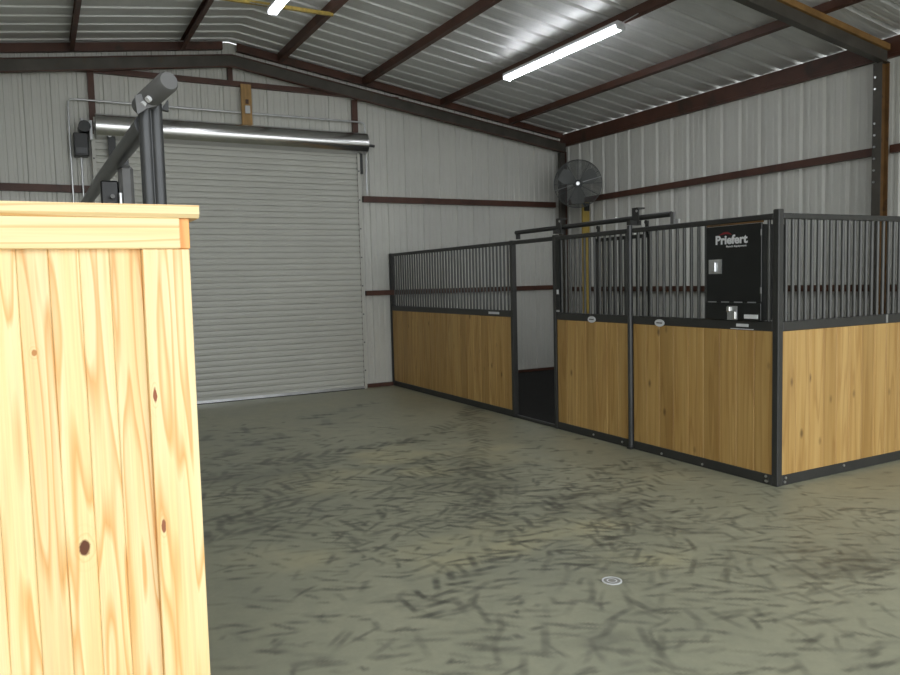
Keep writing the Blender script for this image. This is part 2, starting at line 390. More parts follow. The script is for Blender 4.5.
structure(MB().add([(XR-.16, YF, zdeck(XR-.16)+.045), (XR, YF, 5.235+.05), (XR+.16, YF, zdeck(XR+.16)+.045), (XR-.16, YB, zdeck(XR-.16)+.045), (XR, YB, 5.285), (XR+.16, YB, zdeck(XR+.16)+.045)],
                   [(0, 1, 4, 3), (1, 2, 5, 4)]).build('trim_ridge_cap', 'white_sheet'))
# base channel along the foot of the walls
structure(MB().box((DX1+.09, YB-.05, 0), (XW-.01, YB-.004, .06)).build('baseboard_back', 'red_iron'))
structure(MB().box((XW-.05, YF, 0), (XW-.004, YB-.06, .06)).build('baseboard_right', 'red_iron'))

# ------------------------------------------------------------------ roof steel
def purlin_mb(x, y0, y1, sgn):
    z1 = zdeck(x); z0 = zsteel(x)-.13; w = .055; t = .008; s = .158 if x > XR else -.131
    mb = MB()
    # C section, open to one side
    def zz(xx, z): return z-(xx-x)*s
    def plate(xa, xb, za, zb): mb.hexa([(xa, y0, zz(xa, za)), (xb, y0, zz(xb, za)), (xb, y1, zz(xb, za)), (xa, y1, zz(xa, za))], [(xa, y0, zz(xa, zb)), (xb, y0, zz(xb, zb)), (xb, y1, zz(xb, zb)), (xa, y1, zz(xa, zb))])
    plate(x-t, x, z0, z1-.004); plate(x, x+sgn*w, z0, z0+t) if sgn > 0 else plate(x-w, x-t, z0, z0+t)
    if sgn > 0: plate(x, x+w, z1-t-.004, z1-.004); plate(x+w-t, x+w, z0+t, z0+.03)
    else: plate(x-w, x-t, z1-t-.004, z1-.004); plate(x-w, x-w+t, z0+t, z0+.03)
    return mb
PG = 'steel purlins carrying the roof sheets'
plab = ['rust red steel roof purlin nearest the eave, first inward from right wall',
        'rust red steel roof purlin directly above the long bright fluorescent light',
        'rust red steel roof purlin third from the right wall, left of the long light',
        'rust red steel roof purlin just right of the ridge, holding the yellow board end',
        'rust red steel roof purlin just left of the roof ridge',
        'rust red steel roof purlin furthest left, on the left slope']
for x, lb in zip((7.375, 6.04, 4.67, 3.33, 2.0, .60), plab):
    tag(purlin_mb(x, YF+.05, YB-.13, 1 if x > XR else -1).build('roof_purlin', 'red_iron'), lb, 'purlin', PG)
zs = zdeck(XW-.03)
es = MB(); es.box((XW-.075, YF+.05, zs-.18), (XW-.067, YB-.02, zs-.005)); es.box((XW-.067, YF+.05, zs-.18), (XW-.01, YB-.02, zs-.222)); es.box((XW-.067, YF+.05, zs-.013), (XW-.045, YB-.02, zs-.005))
tag(es.build('eave_strut', 'red_iron'), 'dark red eave strut along the top of the right wall', 'strut')

def rake(xa, xb, name, label):
    mb = MB()
    for (ya, yb, o0, o1) in ((YB-.12, YB-.112, -.13, -.02), (YB-.112, YB-.045, -.13, -.122)):
        mb.hexa([(xa, ya, zsteel(xa)+o0), (xb, ya, zsteel(xb)+o0), (xb, yb, zsteel(xb)+o0), (xa, yb, zsteel(xa)+o0)],
                [(xa, ya, zsteel(xa)+o1), (xb, ya, zsteel(xb)+o1), (xb, yb, zsteel(xb)+o1), (xa, yb, zsteel(xa)+o1)])
    tag(mb.build(name, 'red_iron'), label, 'channel', 'rake channels over the back wall')
rake(XL+.05, XR-.1, 'rake_channel', 'dark red rake channel on top of back wall, left of ridge')
rake(XR+.1, XW-.09, 'rake_channel', 'dark red rake channel on top of back wall, right of ridge')

def rafter(y, o0, o1, xa, xb, root, w, m_web, m_top, m_bot, lip=.012):
    def plate(ya, yb, p, q, name, mat):
        mb = MB(); xsn = [xa]+([XR] if xa < XR < xb else [])+[xb]
        for a, b in zip(xsn[:-1], xsn[1:]):
            mb.hexa([(a, ya, zsteel(a)+p), (b, ya, zsteel(b)+p), (b, yb, zsteel(b)+p), (a, yb, zsteel(a)+p)], [(a, ya, zsteel(a)+q), (b, ya, zsteel(b)+q), (b, yb, zsteel(b)+q), (a, yb, zsteel(a)+q)])
        mb.build(name, mat, root)
    plate(y+w*.5-.01, y+w*.5, o0+.012, o1-lip, 'web', m_web)
    plate(y, y+w, o1-lip, o1, 'upper_flange', m_top)
    plate(y, y+w, o0, o0+.012, 'lower_flange', m_bot)
def col(name, x0, x1, y0, y1, z1, root, mi, mw, mo):
    ym = (y0+y1)/2
    MB().box((x0, y0, .012), (x0+.012, y1, z1)).build('inner_flange', mi, root)
    MB().box((x0+.012, ym-.006, .012), (x1-.012, ym+.006, z1)).build('web', mw, root)
    MB().box((x1-.012, y0, .012), (x1, y1, z1)).build('outer_flange', mo, root)
    MB().box((x0-.03, y0-.03, 0), (x1+.01, y1+.03, .012)).build('base_plate', mi, root)
t = thing('rafter_beam', (XR, YB-.2, 4.9), 'dark grey steel rafter beam crossing the back wall gable', 'beam', 'portal frame rafters')
rafter(YB-.21, -.40, -.225, XL+.02, XW-.07, t, .07, 'grey_steel', 'red_iron', 'red_iron')
t = thing('rafter_beam', (XR, 5.4, 4.9), 'rust streaked near rafter beam at the upper right corner', 'beam', 'portal frame rafters')
rafter(5.33, -.345, -.134, XL+.02, XW-.08, t, .09, 'grey_steel', 'rust_bright', 'grey_steel', .065)
t = thing('steel_column', (8.49, 11.3, 0), 'dark steel column in the far corner behind the fan', 'column', 'portal frame columns')
col('c', 8.40, 8.535, YB-.225, YB-.14, zsteel(8.535)-.402, t, 'grey_steel', 'grey_steel', 'red_iron')
t = thing('steel_column', (8.49, 5.4, 0), 'grey and rust steel column on right wall near the stall side panel', 'column', 'portal frame columns')
col('c', 8.39, 8.535, 5.33, 5.43, zsteel(8.535)-.346, t, 'grey_steel', 'rust_steel', 'rust_steel')
for k in range(8):
    MB().tube([(8.387, 5.40, 3.85-k*.13-(.25 if k > 1 else 0)), (8.375, 5.40, 3.85-k*.13-(.25 if k > 1 else 0))], .013, 6).build('bolt', 'galv', t)

# girts
def girt(a, b, label, mat='red_iron'): tag(MB().box(a, b).build('wall_girt', mat), label, 'girt', 'steel wall girts')
girt((DX1+.14, YB-.07, 2.98), (8.395, YB-.006, 3.075), 'red steel girt high on the back wall, from door to corner column')
girt((DX1+.14, YB-.07, 1.49), (8.395, YB-.006, 1.57), 'red steel girt low on back wall behind the stall bars')
girt((XL+.1, YB-.07, 3.0), (DX0-.14, YB-.006, 3.095), 'red steel girt on the back wall left of the roll-up door')
girt((-.3, YB-.085, 4.60), (5.3, YB-.006, 4.67), 'dark horizontal steel girt across the gable above the door hood')
girt((XW-.08, 5.45, 3.01), (XW-.006, YB-.25, 3.10), 'red steel girt high on right wall behind the near column')
girt((XW-.08, 5.45, 1.45), (XW-.006, YB-.25, 1.53), 'dark steel girt low on right wall seen through stall bars')
girt((XW-.08, YF+.1, 3.01), (XW-.006, 5.32, 3.10), 'short stretch of red girt on right wall right of the near column')
girt((XW-.08, YF+.1, 1.45), (XW-.006, 5.32, 1.53), 'low dark girt on right wall right of near column')
# posts in the gable
def post(x0, x1, z0, z1, label, y0=YB-.075): tag(MB().box((x0, y0, z0), (x1, YB-.008, z1)).build('gable_post', 'red_iron'), label, 'post', 'red steel posts of the gable wall')
post(DX0-.10, DX0-.02, 0, zdeck(.8)-.37, 'red steel post at the left jamb of the roll-up door')
post(DX1+.0, DX1+.085, 0, zdeck(4.55)-.37, 'red steel post at the right jamb of the roll-up door')
post(XR-.035, XR+.035, 4.675, zdeck(XR)-.37, 'short red steel post under the ridge above wooden block')

# ------------------------------------------------------------------ roll-up door
t = thing('rollup_door', ((DX0+DX1)/2, YB-.1, 0), 'large pale grey ribbed roll-up door in the back wall', 'door')
mb = MB(); YC = YB-.105; z = .09; prof = [(0.03, 0), (.09, 0)]
while z < DZ+.1:
    prof += [(z+.004, .020), (z+.013, .020), (z+.016, -.002), (z+.050, -.007), (z+.084, -.002)]
    z += .087
for (z0, d0), (z1, d1) in zip(prof[:-1], prof[1:]):
    mb.add([(DX0-.06, YC+d0, z0), (DX1+.03, YC+d0, z0), (DX1+.03, YC+d1, z1), (DX0-.06, YC+d1, z1)], [(0, 1, 2, 3)])
o = mb.build('curtain', 'door_sheet', t); thicken(o, -.004)
MB().box((DX0-.06, YC-.03, .012), (DX1+.03, YC+.012, .05)).build('bottom_bar', 'galv', t)
MB().box((DX0-.06, YC-.02, .0), (DX1+.03, YC+.008, .012)).build('rubber_seal', 'black', t)
for xa in (DX0-.10, DX1+.025):
    g = MB().box((xa, YC-.035, 0), (xa+.045, YC-.03, DZ-.05)).box((xa if xa < 1 else xa+.04, YC-.03, 0), (xa+.005 if xa < 1 else xa+.045, YC+.03, DZ-.05))
    g = g.build('guide_track', 'door_sheet', t)
    for k in range(8): MB().tube([(xa+.02, YC-.035, .3+k*.45), (xa+.02, YC-.043, .3+k*.45)], .012, 6).build('bolt', 'tube_grey', g)
# hood: half-round cover over the coil
HZ = 3.872; HY = YC-.11
mb = MB(); sec = [(YC+.02, HZ+.165), (HY+.03, HZ+.165)]
for k in range(9):
    a = math.pi/2-math.pi*k/8*.97; sec.append((HY+.03-.145*math.cos(a-math.pi/2+math.pi/2) if False else HY+.03-.15*math.sin(math.pi*k/8), HZ+.165*math.cos(math.pi*k/8)))
sec.append((YC-.02, HZ-.165))
n = len(sec)
def ring(x): return [(x, y, z) for y, z in sec]
x0, x1 = DX0-.045, 4.66
mb.add(ring(x0)+ring(x1), [(i, i+1, n+i+1, n+i) for i in range(n-1)], True)
mb.add(ring(x0), [tuple(range(n))]); mb.add(ring(x1), [tuple(range(n))[::-1]])
h = mb.build('hood', 'hood', t)
MB().tube([(4.662, HY+.02, HZ-.02), (4.80, HY+.02, HZ-.03)], .022, 8).build('axle', 'tube_grey', t)
MB().box((DX1+.03, YC-.03, HZ-.46), (DX1+.12, YC+.02, HZ-.16)).build('bracket', 'black', t)
MB().box((DX0+.10, YC-.14, HZ-.40), (DX0+.19, YC-.05, HZ-.04)).build('bracket', 'black', t)
MB().tube([(DX0+.12, YC-.145, HZ-.12), (DX0+.12, YC-.16, HZ-.12)], .03, 8).build('bolt', 'white', t)

t = thing('door_opener', (.58, YB-.2, 3.5), 'black electric door opener box left of the door hood', 'opener')
MB().box((.525, YB-.22, 3.465), (.70, YB-.01, 3.765)).build('gearbox', 'black', t, bevel=.01)
MB().tube([(.66, YB-.30, 3.84), (.66, YB-.05, 3.84)], .075, 14).build('motor', 'black', t)
MB().box((.722, YB-.24, 3.68), (.755, YB-.19, 3.93)).build('mounting_plate', 'white', t)
MB().box((.55, YB-.23, 3.50), (.68, YB-.22, 3.57)).build('cover_plate', 'tube_grey', t)
MB().tube([(.64, YB-.12, 3.92), (.64, YB-.12, 3.97)], .02, 8).build('cable_gland', 'galv', t)

# conduits
def conduit(pts, r, label):
    P = []
    for i, p in enumerate(pts):
        if 0 < i < len(pts)-1:
            a, b = Vector(pts[i-1]), Vector(pts[i+1]); q = Vector(p)
            u = (a-q).normalized()*.08; v = (b-q).normalized()*.08
            for k in range(5):
                s = k/4; P.append((q+u)*(1-s)**2+2*q*s*(1-s)+(q+v)*s*s)
        else: P.append(Vector(p))
    tag(MB().tube(P, r, 8).build('conduit', 'galv'), label, 'pipe', 'metal electrical conduits')
conduit([(.485, YB-.095, 0), (.485, YB-.095, 4.22), (4.69, YB-.095, 4.22), (4.69, YB-.095, 3.09)], .014, 'thin galvanised conduit running up, across above the door hood and down')
conduit([(.61, YB-.09, 0), (.61, YB-.09, 3.46)], .013, 'thin vertical conduit below the black door opener box')

t = thing('wood_block', (2.86, YB-.06, 4.05), 'tan upright wooden block with white outlet above the door hood', 'board')
MB().box((2.755, YB-.15, 4.045), (2.905, YB-.115, 4.62)).build('board', 'block', t)
MB().box((2.80, YB-.18, 4.20), (2.87, YB-.15, 4.31)).build('outlet_box', 'white', t, bevel=.004)
MB().box((2.815, YB-.17, 4.34), (2.855, YB-.15, 4.40)).build('plug', 'red_iron', t)

# ------------------------------------------------------------------ lights
def tubelight(x, y0, y1, zt, label, wires, tilt):
    t = thing('fluorescent_light', (x, (y0+y1)/2, zt), label, 'light', 'fluorescent strip lights')
    mb = MB(); w = .052
    sec = [(-w, 0), (-w*1.0, -.035), (-.03, -.05), (.03, -.05), (w, -.035), (w, 0)]
    sec = [(a, b-a*tilt) for a, b in sec]
    mb.prism([(x+a, y0, zt+b) for a, b in sec], (0, y1-y0, 0)); mb.build('housing', 'white', t)
    for s in (-.032, .032):
        mid = (y0+y1)/2
        for (ya, yb) in ((y0+.03, mid-.012), (mid+.012, y1-.03)):
            MB().tube([(x+s, ya, zt-.066-s*tilt), (x+s, yb, zt-.066-s*tilt)], .0175, 10).build('tube', 'tube_lit', t)
    for ya in (y0, y1-.03, (y0+y1)/2-.012):
        MB().hexa([(x-.058, ya, zt-.088+.058*tilt), (x+.058, ya, zt-.088-.058*tilt), (x+.058, ya+.024, zt-.088-.058*tilt), (x-.058, ya+.024, zt-.088+.058*tilt)],
                  [(x-.058, ya, zt-.036+.058*tilt), (x+.058, ya, zt-.036-.058*tilt), (x+.058, ya+.024, zt-.036-.058*tilt), (x-.058, ya+.024, zt-.036+.058*tilt)]).build('lamp_holder', 'white', t)
    for (p, q) in wires: MB().tube([p, q], .006, 6).build('hanger', 'galv', t)
    return t
zl = zsteel(6.0)-.165
tubelight(5.955, 6.83, 9.24, zl, 'long lit fluorescent strip light under the second purlin from the right wall', [((5.955, 6.79, zl-.02), (6.02, 6.62, zsteel(6.02)-.132)), ((5.955, 6.83, zl-.02), (5.955, 6.79, zl-.02))], .15)
tubelight(2.57, 6.5, 8.94, 4.90, 'lit fluorescent strip light at the roof ridge, cut off by the top edge', [((2.55, 8.90, 4.90), (2.35, 9.06, 4.965)), ((2.57, 6.6, 4.90), (2.57, 6.6, 5.22))], 0)
tag(MB().box((1.985, 9.08, 4.963), (3.37, 9.12, 5.003)).build('wood_batten', 'yellow'), 'yellow wooden batten spanning the ridge purlins above the upper light', 'board')

# ------------------------------------------------------------------ pine partition in the foreground
PY = 2.50
MAT['pine'] = wood('bright_pine_boards', lin(244, 211, 152), lin(222, 156, 78), lin(248, 226, 178), ring_scale=(15, 15, .9), rings=6, board_var=.08, knot_noise=False, streak=.75,
                   knots=[(.08-.1, .02, .92, .016, .026, PK), (.305-.1, -.0, .955, .007, .022, lin(150, 90, 60)), (.30-.1, 0, 1.369, .006, .024, lin(150, 84, 50)), (-.02-.1, .02, 1.52, .008, .011, lin(190, 130, 70))], rough=.45)
MAT['pine_h'] = wood('bright_pine_rail', lin(244, 211, 152), lin(222, 156, 78), lin(248, 226, 178), ring_scale=(15, 15, .5), rings=5, board_var=.05, knot_noise=False, along='x', streak=.6, rough=.45)
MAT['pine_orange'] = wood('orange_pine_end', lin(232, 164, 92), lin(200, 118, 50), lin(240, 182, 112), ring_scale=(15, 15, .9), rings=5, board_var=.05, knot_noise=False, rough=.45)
t = thing('pine_stall_wall', (.1, PY, 0), 'bright new pine board stall wall with flat cap in the left foreground', 'partition')
XE = -1.9
mb = MB(); x = .285; w = .0905
while x > XE+.05:
    a = max(x-w, XE); c = .003; g = .0004
    mb.prism([(a+g, PY+.04, 0), (a+g, PY+.022+c, 0), (a+g+c, PY+.022, 0), (x-g-c, PY+.022, 0), (x-g, PY+.022+c, 0), (x-g, PY+.04, 0)][::-1], (0, 0, 1.83))
    x -= w; w = .082
mb.build('plank_panel', 'pine', t)
MB().box((.285, PY-.004, 0), (.4235, PY+.04, 1.818)).build('corner_board', 'pine', t, bevel=.002)
MB().box((XE, PY-.006, 1.820), (.398, PY+.03, 1.914)).build('top_rail', 'pine_h', t, bevel=.003)
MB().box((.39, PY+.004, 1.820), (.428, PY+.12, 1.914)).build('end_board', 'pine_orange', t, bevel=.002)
MB().box((XE, PY+.04, 0), (.4235, PY+.10, 1.82)).build('back_panel', 'pine', t)
MB().prism([(XE, PY-.020, 1.926), (XE, PY-.020, 1.953), (XE, PY+.165, 1.953), (XE, PY+.165, 1.926), (XE, PY+.15, 1.914), (XE, PY-.008, 1.914)][::-1], (.456-XE, 0, 0)).build('cap_board', 'pine_h', t)

# ------------------------------------------------------------------ steel tube frame behind the pine wall
t = thing('tube_frame', (.42, 3.3, 0), 'dark grey steel tube frame with posts and top beam behind the pine wall', 'frame')
def sqtube(x0, x1, y0, y1, z0, z1, name, mat):
    return MB().box((x0, y0, z0), (x1, y1, z1)).build(name, mat, t, bevel=.018)
p1 = MB().tube([(.422, 3.36, 0), (.422, 3.36, 2.45)], .0255, 14).tube([(.465, 3.36, 0), (.465, 3.36, 2.45)], .0255, 14).box((.422, 3.345, 0), (.465, 3.375, 2.44)).build('post', 'tube_grey', t)
sqtube(.424, .500, 4.56, 4.64, 0, 2.375, 'post', 'tube_light')
MB().box((.331, 4.58, 0), (.422, 4.63, 2.29)).build('hinge_plate', 'black', t, bevel=.008)
bm = MB().tube([(.395, 8.0, 2.43), (.402, 5.4, 2.405), (.425, 3.40, 2.372)], .040, 16).build('top_beam', 'tube_grey', t)
MB().tube([(.418, 3.43, 2.45), (.433, 3.37, 2.46), (.487, 3.165, 2.492), (.491, 3.15, 2.495)], [.038, .042, .042, .034], 18).build('beam_sleeve', 'tube_light', t)
br = MB().prism([(.388, 3.30, 2.39), (.382, 3.30, 2.462), (.404, 3.30, 2.472), (.449, 3.30, 2.462), (.464, 3.30, 2.43), (.424, 3.30, 2.415)][::-1], (0, .014, 0)).build('saddle_bracket', 'tube_light', t)
for q in ((.417, 3.308, 2.437), (.431, 3.258, 2.447)): MB().tube([q, (q[0]-.009, q[1]-.004, q[2]-.009)], .0125, 12).build('bolt', 'white', br)
MB().prism([(.487, 3.36, 2.43), (.517, 3.36, 2.475), (.517, 3.36, 2.425)][::-1], (0, .03, 0)).build('gusset', 'black', t)
MB().box((.455, 4.58, 2.376), (.480, 4.62, 2.43)).build('latch', 'black', t)
MB().tube([(.385, 4.58, 2.20), (.385, 4.53, 2.20)], .012, 10).build('latch_pin', 'tube_light', t)
MB().tube([(.425, 4.545, 2.10), (.425, 4.545, 2.22)], .010, 8).build('hinge_pin', 'galv', t)
MB().box((.36, 8.1, 0), (.45, 8.19, 2.39)).build('post', 'tube_grey', t, bevel=.015)

# ------------------------------------------------------------------ stall panels
XS, YC0, H = 5.10, 4.05, 2.16
RB0, RB1 = .0, .085           # bottom rail
RM0, RM1 = 1.235, 1.315       # middle rail
RT0, RT1 = 2.115, 2.16
def boards_y(y0, y1, z0, z1, x, w, root, name='wood_panel', t=.036):
    mb = MB(); n = max(1, round((y1-y0)/w)); w = (y1-y0)/n; c = .005
    for k in range(n):
        a, b = y0+k*w+.001, y0+(k+1)*w-.001
        mb.prism([(x-t/2+c, a, z0), (x-t/2, a+c, z0), (x-t/2, b-c, z0), (x-t/2+c, b, z0), (x+t/2, b, z0), (x+t/2, a, z0)][::-1], (0, 0, z1-z0))
    return mb.build(name, 'stall_wood', root)
def boards_x(x0, x1, z0, z1, y, w, root, name='wood_panel', t=.036):
    mb = MB(); n = max(1, round((x1-x0)/w)); w = (x1-x0)/n; c = .005
    for k in range(n):
        a, b = x0+k*w+.001, x0+(k+1)*w-.001
        mb.prism([(a, y-t/2+c, z0), (a+c, y-t/2, z0), (b-c, y-t/2, z0), (b, y-t/2+c, z0), (b, y+t/2, z0), (a, y+t/2, z0)], (0, 0, z1-z0))
    return mb.build(name, 'stall_wood', root)
def bars(pts, z0, z1, r, root, mat='bar_grey'):
    first = None
    for p in pts:
        if first is None:
            first = MB().tube([(p[0], p[1], z0), (p[0], p[1], z1)], r, 8, caps=False).build('bar', mat, root, loc=(p[0], p[1], z0)); p0 = p
        else: rep(first, root, (p[0]-p0[0], p[1]-p0[1], 0))
def bolts_y(ys, z, x, root):
    for y in ys: MB().tube([(x, y, z), (x-.008, y, z)], .011, 8).build('bolt', 'galv', root)
def rail_y(y0, y1, z0, z1, root, name, w=.05, x=XS): return MB().box((x-w/2, y0, z0), (x+w/2, y1, z1)).build(name, 'frame_dark', root, bevel=.006)
def post_z(y0, y1, z1, root, name='post', x0=XS-.032, x1=XS+.032, z0=0.): return MB().box((x0, y0, z0), (x1, y1, z1)).build(name, 'frame_dark', root, bevel=.006)
def linspace(a, b, n): return [a+(b-a)*k/(n-1) for k in range(n)]
G = 'stall front and side panels'
# far panel
t = thing('stall_partition', (XS, 9.6, 0), 'long wood and bar stall panel running from the doorway to back wall', 'stall panel', G)
ya, yb = 7.835, YB-.012
post_z(ya-.028, ya+.03, 2.165, t); post_z(yb-.055, yb, 2.165, t)
rail_y(ya+.03, yb-.055, RB0, RB1, t, 'bottom_rail'); rail_y(ya+.03, yb-.055, RM0, RM1, t, 'middle_rail'); rail_y(ya+.03, yb-.055, RT0, RT1, t, 'top_rail')
boards_y(ya+.03, yb-.055, RB1, RM0, XS, .185, t)
bars([(XS, y) for y in linspace(ya+.115, yb-.14, 41)], RM1, RT0, .0135, t)
MB().box((XS-.032, 8.13, 1.262), (XS-.0255, 8.38, 1.292)).build('sticker', 'white', t)
# middle panel: carries the doorway post
t = thing('stall_partition', (XS, 6.3, 0), 'narrow wood and bar stall panel right of the open doorway', 'stall panel', G)
ya, yb = 5.745, 6.985
post_z(yb-.05, yb, 2.175, t)
rail_y(ya, yb-.055, RB0, RB1, t, 'bottom_rail'); rail_y(ya, yb-.055, RM0, RM1, t, 'middle_rail'); rail_y(ya, 7.805, RT0, RT1, t, 'top_rail')
rail_y(yb, 7.805, 0, .035, t, 'threshold', .045)
boards_y(ya, yb-.055, RB1, RM0, XS, .17, t)
bars([(XS, y) for y in linspace(ya+.05, yb-.13, 14)], RM1, RT0, .0135, t)
def badge(y, root):
    mb = MB(); n = 20; mb.prism([(XS-.025, y+.062*math.cos(2*math.pi*k/n), 1.258+.034*math.sin(2*math.pi*k/n)) for k in range(n)], (-.006, 0, 0))
    b = mb.build('badge', 'white', root)
    MB().box((XS-.033, y-.036, 1.254), (XS-.031, y+.036, 1.263)).build('print', 'frame_dark', b)
badge(6.31, t); bolts_y((5.85, 6.3), .042, XS-.025, t)
# near panel with feeder
t = thing('stall_partition', (XS, 4.9, 0), 'wood and bar stall panel holding the black feeder beside the corner post', 'stall panel', G)
ya, yb = YC0+.03, 5.69
MB().tube([(XS-.03, yb+.026, .0), (XS-.03, yb+.026, 2.185)], .026, 16).build('post', 'tube_grey', t)
MB().box((XS-.07, yb-.01, 0), (XS-.028, yb+.052, .025)).build('foot', 'frame_dark', t, bevel=.006)
rail_y(ya, yb, RB0, RB1, t, 'bottom_rail'); rail_y(ya, yb, RM0, RM1, t, 'middle_rail'); rail_y(ya, yb, RT0, RT1, t, 'top_rail')
boards_y(ya, yb, RB1, RM0, XS, .18, t)
bars([(XS, y) for y in linspace(yb-.06, 4.78, 11)]+[(XS, 4.135), (XS, 4.085)], RM1, RT0, .0148, t)
badge(5.32, t)
MB().box((XS-.031, 4.31, 1.262), (XS-.0255, 4.43, 1.286)).build('sticker', 'white', t)
MB().box((XS-.031, 4.26, 1.240), (XS-.0255, 4.49, 1.246)).build('pinstripe', 'white', t)
bolts_y((4.13, 4.12, 4.8, 5.3), .028, XS-.025, t); bolts_y((4.13,), .066, XS-.025, t)
# corner post belongs to the side panel
t = thing('stall_partition', (6.85, YC0, 0), 'wood and bar side stall panel reaching from corner post to right wall', 'stall panel', G)
MB().box((XS-.030, YC0-.030, 0), (XS+.028, YC0+.029, 2.19)).build('corner_post', 'frame_dark', t, bevel=.006)
xa, xb = XS+.034, XW-.085
def rail_x(z0, z1, name): MB().box((xa, YC0-.025, z0), (xb, YC0+.025, z1)).build(name, 'frame_dark', t, bevel=.006)
rail_x(0, .085, 'bottom_rail'); rail_x(RM0, RM1, 'middle_rail'); rail_x(RT0, RT1, 'top_rail')
boards_x(xa, xb-.05, RB1, RM0, YC0, .165, t)
MB().box((xb-.05, YC0-.03, .085), (xb, YC0+.03, RM0)).build('wall_post', 'frame_dark', t)
MB().box((xb-.05, YC0-.03, RM1), (xb, YC0+.03, RT0)).build('wall_post', 'frame_dark', t)
bars([(x, YC0) for x in [5.189+.0778*k for k in range(43)]], RM1, RT0, .0148, t)
for x in (5.16, 5.17, 5.9, 7): MB().tube([(x, YC0-.025, .03 if x < 5.165 else .062), (x, YC0-.033, .03 if x < 5.165 else .062)], .011, 8).build('bolt', 'galv', t)
MB().box((6.45, YC0-.03, 1.242), (6.475, YC0-.026, 1.312)).build('clip', 'galv', t)

# rubber mat inside the stall
tag(MB().box((XS+.035, YC0+.036, 0), (XW-.09, YB-.08, .018)).build('stall_mat', 'mat'), 'black rubber mat covering the stall floor', 'mat')

# sliding door behind the bars and the track that carries it
XD = XS+.085
t = thing('sliding_gate', (XD, 6.0, 0), 'dark barred sliding gate hanging inside the stall behind the narrow panel', 'gate')
ya, yb = 5.55, 6.37
for y in (ya, yb-.03): MB().box((XD-.018, y, .06), (XD+.018, y+.03, 2.10)).build('stile', 'frame_dark', t)
for z0, z1, nm in ((.06, .12, 'bottom_rail'), (1.22, 1.30, 'middle_rail'), (2.065, 2.10, 'top_rail')): MB().box((XD-.016, ya+.03, z0), (XD+.016, yb-.03, z1)).build(nm, 'frame_dark', t)
boards_y(ya+.03, yb-.03, .12, 1.22, XD, .17, t, t=.026)
bars([(XD, y) for y in linspace(ya+.11, yb-.12, 8)], 1.30, 2.065, .012, t, 'frame_dark')
for y in (5.6, 6.32):
    MB().box((XD-.006, y-.02, 2.10), (XD+.006, y+.02, 2.225)).build('hanger', 'frame_dark', t)
    MB().tube([(XD-.018, y, 2.212), (XD-.006, y, 2.212)], .02, 10).build('roller', 'frame_dark', t)
t = thing('door_track', (XD, 6.6, 2.22), 'round dark sliding door track above the stall doorway', 'track')
MB().tube([(XD, 7.88, 2.262), (XD, 5.28, 2.262)], .026, 12).build('rail', 'frame_dark', t)
for y, xb in ((6.96, XS), (5.716, XS-.03)):
    MB().box((xb-.012, y-.028, 2.19), (XD+.006, y+.028, 2.234)).build('bracket', 'frame_dark', t)
    k = MB().box((XD-.044, y-.045, 2.20), (XD-.030, y+.045, 2.36)).box((XD-.030, y-.045, 2.345), (XD+.04, y+.045, 2.36)).build('bracket_plate', 'frame_dark', t)
    MB().tube([(XD-.044, y-.025, 2.325), (XD-.052, y-.025, 2.325)], .012, 8).build('bolt', 'galv', k)
MB().box((XD-.02, 7.82, 2.18), (XD+.02, 7.86, 2.24)).build('end_stop', 'frame_dark', t)
MB().box((XD-.012, 5.24, 2.17), (XD+.012, 5.28, 2.28)).build('end_stop', 'tube_light', t)
MB().box((XD-.012, 5.18, 2.16), (XD+.012, 5.24, 2.21)).build('end_stop', 'galv', t)
# bolt latch and its chain on the doorway post
t = thing('latch_bar', (XS-.02, 6.88, 1.33), 'vertical black latch bar with pale tag beside doorway post', 'latch')
MB().box((XS-.045, 6.835, 1.32), (XS-.027, 6.90, 2.113)).build('bar', 'black', t)
MB().box((XS-.052, 6.855, 1.52), (XS-.045, 6.885, 1.57)).build('tag', 'white', t)
MB().box((XS-.052, 6.84, 1.325), (XS-.045, 6.895, 1.345)).build('catch', 'galv', t)

# ------------------------------------------------------------------ feeder
t = thing('feeder', (5.15, 4.45, 1.3), 'black hay and grain feeder box with white lettering on near stall panel', 'feeder')
y0, y1, XF = 4.165, 4.735, 5.055
MB().prism([(XF+.012, y0+.012, 1.318), (XF+.012, y0+.012, 2.085), (XF+.30, y0+.012, 2.085), (XF+.30, y0+.012, 1.62), (XF+.18, y0+.012, 1.318)], (0, y1-y0-.024, 0)).build('box', 'black', t)
dr = MB().box((XF-.006, y0, 1.468), (XF+.012, y1, 2.095)).build('door', 'black', t, bevel=.004)
lo = MB().box((XF-.012, y0, 1.318), (XF+.012, y1, 1.460)).build('tray_door', 'black', t, bevel=.004)
for k in range(4): MB().tube([(XF-.010, y0+.05+k*.135, 1.464), (XF-.010, y0+.13+k*.135, 1.464)], .005, 6).build('hinge', 'galv', dr)
for z in (1.56, 2.02): MB().tube([(XF-.008, y0+.003, z-.025), (XF-.008, y0+.003, z+.025)], .008, 6).build('hinge', 'tube_light', dr)
l1 = MB().box((XF-.012, 4.565, 1.70), (XF-.006, 4.70, 1.82)).build('latch_plate', 'galv', dr)
MB().box((XF-.030, 4.615, 1.715), (XF-.012, 4.665, 1.80)).build('latch_handle', 'galv', l1, bevel=.006)
l2 = MB().box((XF-.018, 4.395, 1.318), (XF-.012, 4.495, 1.432)).build('latch_plate', 'galv', lo)
MB().box((XF-.036, 4.455, 1.385), (XF-.018, 4.495, 1.43)).build('latch_handle', 'chrome', l2, bevel=.006)
MB().box((XF-.030, 4.405, 1.325), (XF-.018, 4.43, 1.39)).build('latch_handle', 'chrome', l2, bevel=.004)
MB().box((XF-.016, 4.19, 1.332), (XF-.012, 4.325, 1.366)).build('sticker', 'white', lo)
